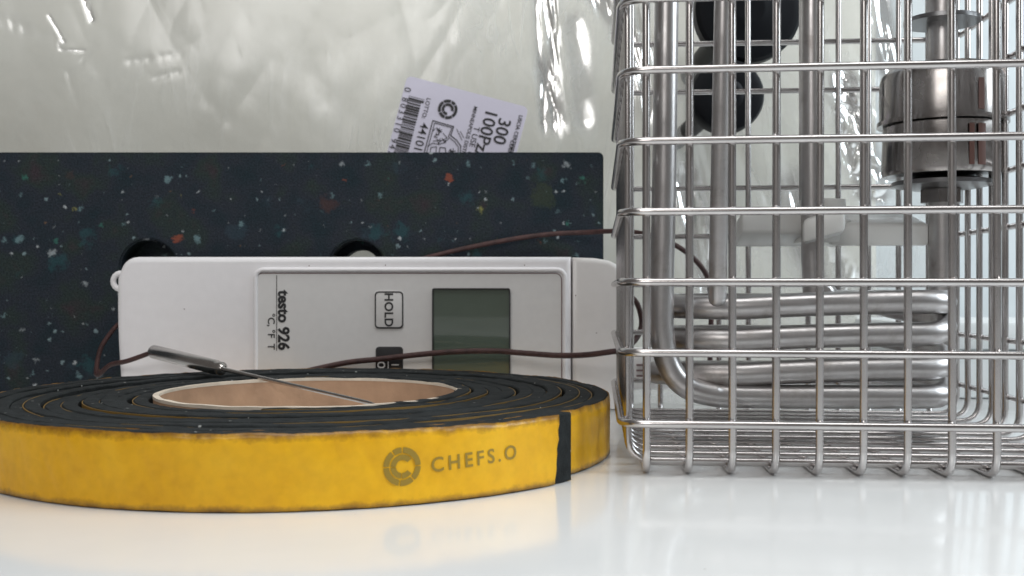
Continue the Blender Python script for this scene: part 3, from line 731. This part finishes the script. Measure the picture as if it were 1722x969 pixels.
# cable in front of the meter, and cable behind it
c1 = spline([P(500, 628, 383.5), P(548, 617, 384), P(590, 609, 384), P(640, 604, 383), P(700, 597, 382), P(760, 592, 381), P(830, 590.5, 380), P(880, 594, 378), P(940, 598, 376), P(985, 597, 372), P(1025, 592, 368), P(1046, 588, 372), P(1068, 572, 378), P(1079, 545, 382), P(1072, 512, 383), P(1056, 497, 384), P(1040, 495, 385)], 8)
tag(tube('front_cable', c1, 0.00105, M_CABLE, None, 10), 'thin brown cable drooping across the face of the white thermometer into the basket', 'cable')
c2 = spline([P(680, 445, 429), P(735, 429, 429), P(800, 414, 429), P(870, 401, 429), P(930, 393.5, 428), P(985, 391, 425), P(1030, 389, 415), P(1075, 392, 400), P(1120, 405, 395), P(1155, 425, 395), P(1180, 450, 396), P(1192, 475, 398), P(1196, 520, 400), P(1194, 610, 402), P(1193, 677, 404)], 8)
tag(tube('rear_cable', c2, 0.0010, M_CABLE, None, 10), 'thin brown cable running over the speckled board and curving down behind the basket', 'cable')

# ------------------------------------------------------------------ wire basket
BA = math.radians(-4.7)                     # the right side stands a little nearer
BX, BY = 0.0262, 0.2500
bw, bd = 0.1175, 0.1205
WR = 0.00098
def B(x, y, z):
    c, s = math.cos(BA), math.sin(BA)
    return Vector((BX+x*c-y*s, BY+x*s+y*c, z))
basket = empty('wire_basket', B(bw/2, bd/2, 0), 'tall rectangular basket of welded stainless steel wire standing on the table', 'wire basket')
rings = [0.0127+0.017*i for i in range(9)]
ZT = rings[-1]
for i, z in enumerate(rings):
    fl = 0.00 if i < 99 else 0
    pts = fillet([(0, 0, z), (bw, 0, z), (bw, bd, z), (0, bd, z)], 0.0075, 6, True)
    jit = random.Random(i)
    pts = [B(p.x, p.y, z + 0.00012*math.sin(p.x*90+i)) for p in pts]
    # longer straight runs get mid points for the slight waviness
    tube('ring_wire', pts, WR, M_WIRE, basket, 12, closed=True)
inn = 2*WR-0.00015
sp_ = 0.01022
x = 0.0062; i = 0
while x < bw-0.004:
    j = random.Random(100+i); dx = j.uniform(-0.00025, 0.00025)
    pts = fillet([(x+dx, inn, ZT+0.0008), (x, inn, WR), (x, bd-inn, WR), (x-dx, bd-inn, ZT+0.0008)], 0.0055, 6)
    tube('front_back_wire', [B(*p) for p in pts], WR, M_WIRE, basket, 10)
    x += sp_; i += 1
y = 0.0075; i = 0
while y < bd-0.004:
    pts = fillet([(inn, y, ZT+0.0008), (inn, y, WR*2.9), (bw-inn, y, WR*2.9), (bw-inn, y, ZT+0.0008)], 0.0065, 6)
    tube('side_wire', [B(*p) for p in pts], WR, M_WIRE, basket, 10)
    y += 0.0105; i += 1
# weld beads at the crossings of the front face
v, f = [], []
def bead(c, r):
    b0 = len(v)
    for dz in (-1, 0, 1):
        for k_ in range(6):
            a = 2*PI*k_/6; rr = r if dz == 0 else r*0.45
            v.append((c.x+rr*math.cos(a), c.y+rr*math.sin(a), c.z+dz*r*0.8))
    for l_ in range(2):
        for k_ in range(6): f.append((b0+l_*6+k_, b0+l_*6+(k_+1) % 6, b0+(l_+1)*6+(k_+1) % 6, b0+(l_+1)*6+k_))
    f.append(tuple(b0+12+k_ for k_ in range(6))); f.append(tuple(b0+k_ for k_ in range(6))[::-1])
for z in rings:
    x = 0.0062
    while x < bw-0.004:
        bead(B(x+random.uniform(-.0004, .0004), WR*0.8, z+WR*random.uniform(0.7, 0.95)), random.uniform(0.0005, 0.0008)); x += sp_
tag(from_py('weld_beads', v, f, M_WIRE, basket, True, 60), kind='stuff')

# ------------------------------------------------------------------ immersion heater inside the basket
ht = empty('immersion_heater', (X(1380, 305), 0.305, 0.16), 'immersion heater with steel tube coil, shafts and white stirrer hanging inside the basket', 'immersion heater')
TR_ = 0.00325
dF, dK = 279, 322
fz = [Z(508, dF), Z(562, dF), Z(620, dF), Z(667, dF)]
kz = [Z(511, dK), Z(564, dK), Z(624, dK)]
xl, xr = 1152, 1572
path = []
leg = [P(1128, -330, dF+2), P(1121, 0, dF), P(1117, 300, dF), P(1113, 480, dF), P(1114, 560, dF), P(1124, 612, dF), P(1150, 647, dF), P(1195, 663, dF), P(1260, 668, dF)]
def loop(zf, zk, zn, sl=0.0015, first=1):
    """front run (left to right at depth dF), right bend, back run, left bend down/up to next"""
    y0, y1 = dF*MM, dK*MM; ym = (y0+y1)/2; r_ = (y1-y0)/2
    a = []
    XL, XR = X(xl, dF)+r_*0.7, X(1585, dF)-r_*0.15
    for k_ in range(7): a.append(Vector((XL+(XR-XL)*k_/6, y0-0.0006*math.sin(PI*k_/6), zf - (sl*(1-k_/6)**2 if first != 0 else 0) )))
    for k_ in range(1, 8):
        t = PI*k_/8; a.append(Vector((XR+r_*0.42*math.sin(t), ym-r_*math.cos(t), zf+(zk-zf)*k_/8)))
    for k_ in range(5): a.append(Vector((XR+(XL-XR)*k_/4, y1, zk)))
    if zn is not None:
        for k_ in range(1, 10):
            t = PI*k_/10; u = k_/10; u = u*u*(3-2*u)
            a.append(Vector((XL-r_*0.92*math.sin(t), ym+r_*math.cos(t), zk+(zn-sl-zk)*u)))
    return a
path = spline(leg, 6)
run = []
run += loop(fz[3], kz[2], fz[2], first=0) + loop(fz[2], kz[1], fz[1]) + loop(fz[1], kz[0], fz[0])
a = loop(fz[0], fz[0], None)
full = [p for p in path if p.x < X(1230, dF)] + [q for q in run[1:]] + a[:14]
tail = a[14:]
xk = X(1395, dK)
end = [q for q in tail if q.x > xk]
full += end + [Vector((xk, dK*MM, fz[0]+0.001)), Vector((xk-0.004, dK*MM, fz[0]+0.006)), Vector((xk-0.0055, dK*MM, fz[0]+0.014)), Vector((xk-0.0055, dK*MM, 0.19))]
tube('heating_coil', spline(full, 2), TR_, M_TUBE, ht, 20)
# closed sensor tube with round end, in front of the upper coil
st, sr = [], []
s0 = P(1206, 516, 268)
for t, r_ in ((0, 0.0003), (0.0003, 0.0012), (0.0009, 0.0019), (0.002, 0.00235), (0.10, 0.00235), (0.15, 0.00235)):
    st.append(Vector((s0.x+t*0.02, s0.y, s0.z+t))); sr.append(r_)
tube('sensor_tube', st, sr, M_TUBE, ht, 18)
# float switch shaft, washer, cap
def lathe(name, prof, cx, cy, m, par, n=40, ang=35):
    v, f = [], []
    for i in range(n):
        a = 2*PI*i/n
        for r_, z_ in prof: v.append((cx+r_*math.cos(a), cy+r_*math.sin(a), z_))
    q = len(prof)
    for i in range(n):
        j = (i+1) % n
        for k_ in range(q-1): f.append((i*q+k_, j*q+k_, j*q+k_+1, i*q+k_+1))
    f.append(tuple(i*q for i in range(n))[::-1]); f.append(tuple(i*q+q-1 for i in range(n)))
    return from_py(name, v, f, m, par, True, ang, fix=True)
dS = 322
sx_, sy_ = X(1584, dS), dS*MM
r1 = 24/F*dS*MM
lathe('float_shaft', [(r1, Z(120, dS)), (r1, 0.19)], sx_, sy_, M_TUBE, ht)
lathe('float_shaft', [(r1*0.92, Z(650, dS)), (r1*0.92, Z(330, dS))], sx_, sy_, M_TUBE, ht)
lathe('shaft_washer', [(61/F*dS*MM, Z(40, dS)), (61/F*dS*MM, Z(33, dS))], sx_, sy_, M_DARKM, ht)
rc = 100/F*dS*MM
cap_ = lathe('float_cap', [(rc*0.3, Z(205, dS)), (rc, Z(206, dS)), (rc*1.0, Z(140, dS)), (rc*0.97, Z(128, dS)), (rc*0.86, Z(117, dS)), (rc*0.3, Z(112, dS))], sx_, sy_, M_CHROME, ht, 56, 30)
lathe('cap_flange', [(rc*0.5, Z(213, dS)), (rc*1.04, Z(212, dS)), (rc*1.04, Z(205, dS)), (rc*0.5, Z(204.5, dS))], sx_, sy_, M_CHROME, ht, 56)
lathe('float_body', [(rc*0.4, Z(298, dS)), (rc*0.94, Z(297, dS)), (rc*0.97, Z(290, dS)), (rc*0.94, Z(214, dS)), (rc*0.4, Z(213, dS))], sx_, sy_, M_CHROME, ht, 56, 30)
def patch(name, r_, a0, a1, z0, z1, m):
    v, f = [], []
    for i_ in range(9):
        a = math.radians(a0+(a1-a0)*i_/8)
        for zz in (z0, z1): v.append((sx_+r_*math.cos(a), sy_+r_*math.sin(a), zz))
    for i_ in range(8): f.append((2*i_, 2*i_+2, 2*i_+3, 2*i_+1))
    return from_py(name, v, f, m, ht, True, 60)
patch('painted_reflection', rc*0.975, -88, -83, Z(288, dS), Z(222, dS), M_RED)  # reddish reflection on the float, put on as coloured patches
patch('painted_reflection', rc*0.975, -79, -71, Z(288, dS), Z(222, dS), M_RED)
patch('painted_reflection', rc*1.005, -80, -74, Z(200, dS), Z(150, dS), M_RED)
lathe('lower_flange', [(rc*0.55, Z(318, dS)), (rc*0.8, Z(313, dS)), (rc*0.8, Z(306, dS)), (rc*0.5, Z(299, dS))], sx_, sy_, M_DARKM, ht, 48)
lathe('hex_nut', [(r1*1.5, Z(342, dS)), (r1*1.5, Z(319, dS))], sx_, sy_, M_CHROME, ht, 6)
# stirrer shaft and white stirrer
dW = 330
wx, wy = X(1361, dW), dW*MM
lathe('stirrer_shaft', [(17/F*dW*MM, Z(350, dW)), (17/F*dW*MM, 0.19)], wx, wy, M_TUBE, ht, 24)
sm = lathe('stirrer_hub', [(0.004, Z(412, dW)), (0.0085, Z(409, dW)), (0.0090, Z(372, dW)), (0.0072, Z(362, dW)), (0.0072, Z(337, dW))], wx+0.004, wy, M_WPL, ht, 36)
for k_, (a, w_, l_) in enumerate(((0, 0.016, 0.031), (180, 0.014, 0.027), (78, 0.012, 0.024), (255, 0.012, 0.022))):
    bm = bmesh.new(); box(bm, (l_/2, 0, 0), (l_, w_, 0.0072), 0.0014)
    for v_ in bm.verts:
        v_.co.z += (v_.co.y*0.28)
        q = v_.co.copy(); an = math.radians(a)
        v_.co = Vector((wx+0.004+q.x*math.cos(an)-q.y*math.sin(an), wy+q.x*math.sin(an)+q.y*math.cos(an), q.z+Z(386, dW)))
    from_bm('stirrer_blade', bm, M_WPL, ht)
bm = bmesh.new(); box(bm, ((sx_+X(1121, 280))/2, 0.305, 0.192), (0.112, 0.100, 0.006), 0.001)  # unseen plate joining the shafts, enlarged to shade the basket floor
from_bm('unseen_shading_mount', bm, M_DARKM, ht)

# ------------------------------------------------------------------ black round feet behind the basket
def foot(name, px, py, d, rpx, label):
    c = P(px, py, d); r_ = rpx/F*d*MM
    root = empty(name, c, label, 'rubber cap', 'black round caps behind the basket')
    prof = [(r_*0.25, 0.0), (r_*0.30, 0.0), (r_*0.42, 0.001), (r_*0.80, 0.0008), (r_*0.94, 0.0016), (r_, 0.0035), (r_, 0.010), (r_*0.85, 0.013), (r_*0.35, 0.016)]
    o_ = lathe('cap_body', prof, 0, 0, M_BLACK, None, 48, 30)
    for v_ in o_.data.vertices:
        q = v_.co.copy(); v_.co = Vector((c.x+q.x, c.y+q.z, c.z+q.y))
    o_.data.update(); o_.parent = root; o_.matrix_parent_inverse = root.matrix_basis.inverted()
    tube('stem', [Vector((c.x, c.y+0.012, c.z)), Vector((c.x, 0.53, c.z))], r_*0.3, M_BLACK, root, 16)
    return root
foot('rubber_cap', 1262, 12, 402, 90, 'larger black round rubber cap behind the basket, at the top edge')
foot('rubber_cap', 1226, 158, 402, 63, 'smaller black round rubber cap behind the basket, lower one of the pair')

# ------------------------------------------------------------------ pale box behind the basket, right
bxr = empty('storage_box', (0.26, 0.47, 0), 'low pale grey plastic box with a lid, right behind the basket', 'plastic box')
x0_, x1_ = X(1530, 425), 0.42
zt_ = Z(540, 425)
bm = bmesh.new(); box(bm, ((x0_+x1_)/2+0.002, 0.46, (zt_-0.012)/2), (x1_-x0_-0.004, 0.066, zt_-0.0122), 0.002)
from_bm('box_body', bm, M_BOX, bxr)
bm = bmesh.new(); box(bm, ((x0_+x1_)/2, 0.46, zt_-0.006), (x1_-x0_, 0.070, 0.0115), 0.002)
from_bm('box_lid', bm, M_BOX, bxr)
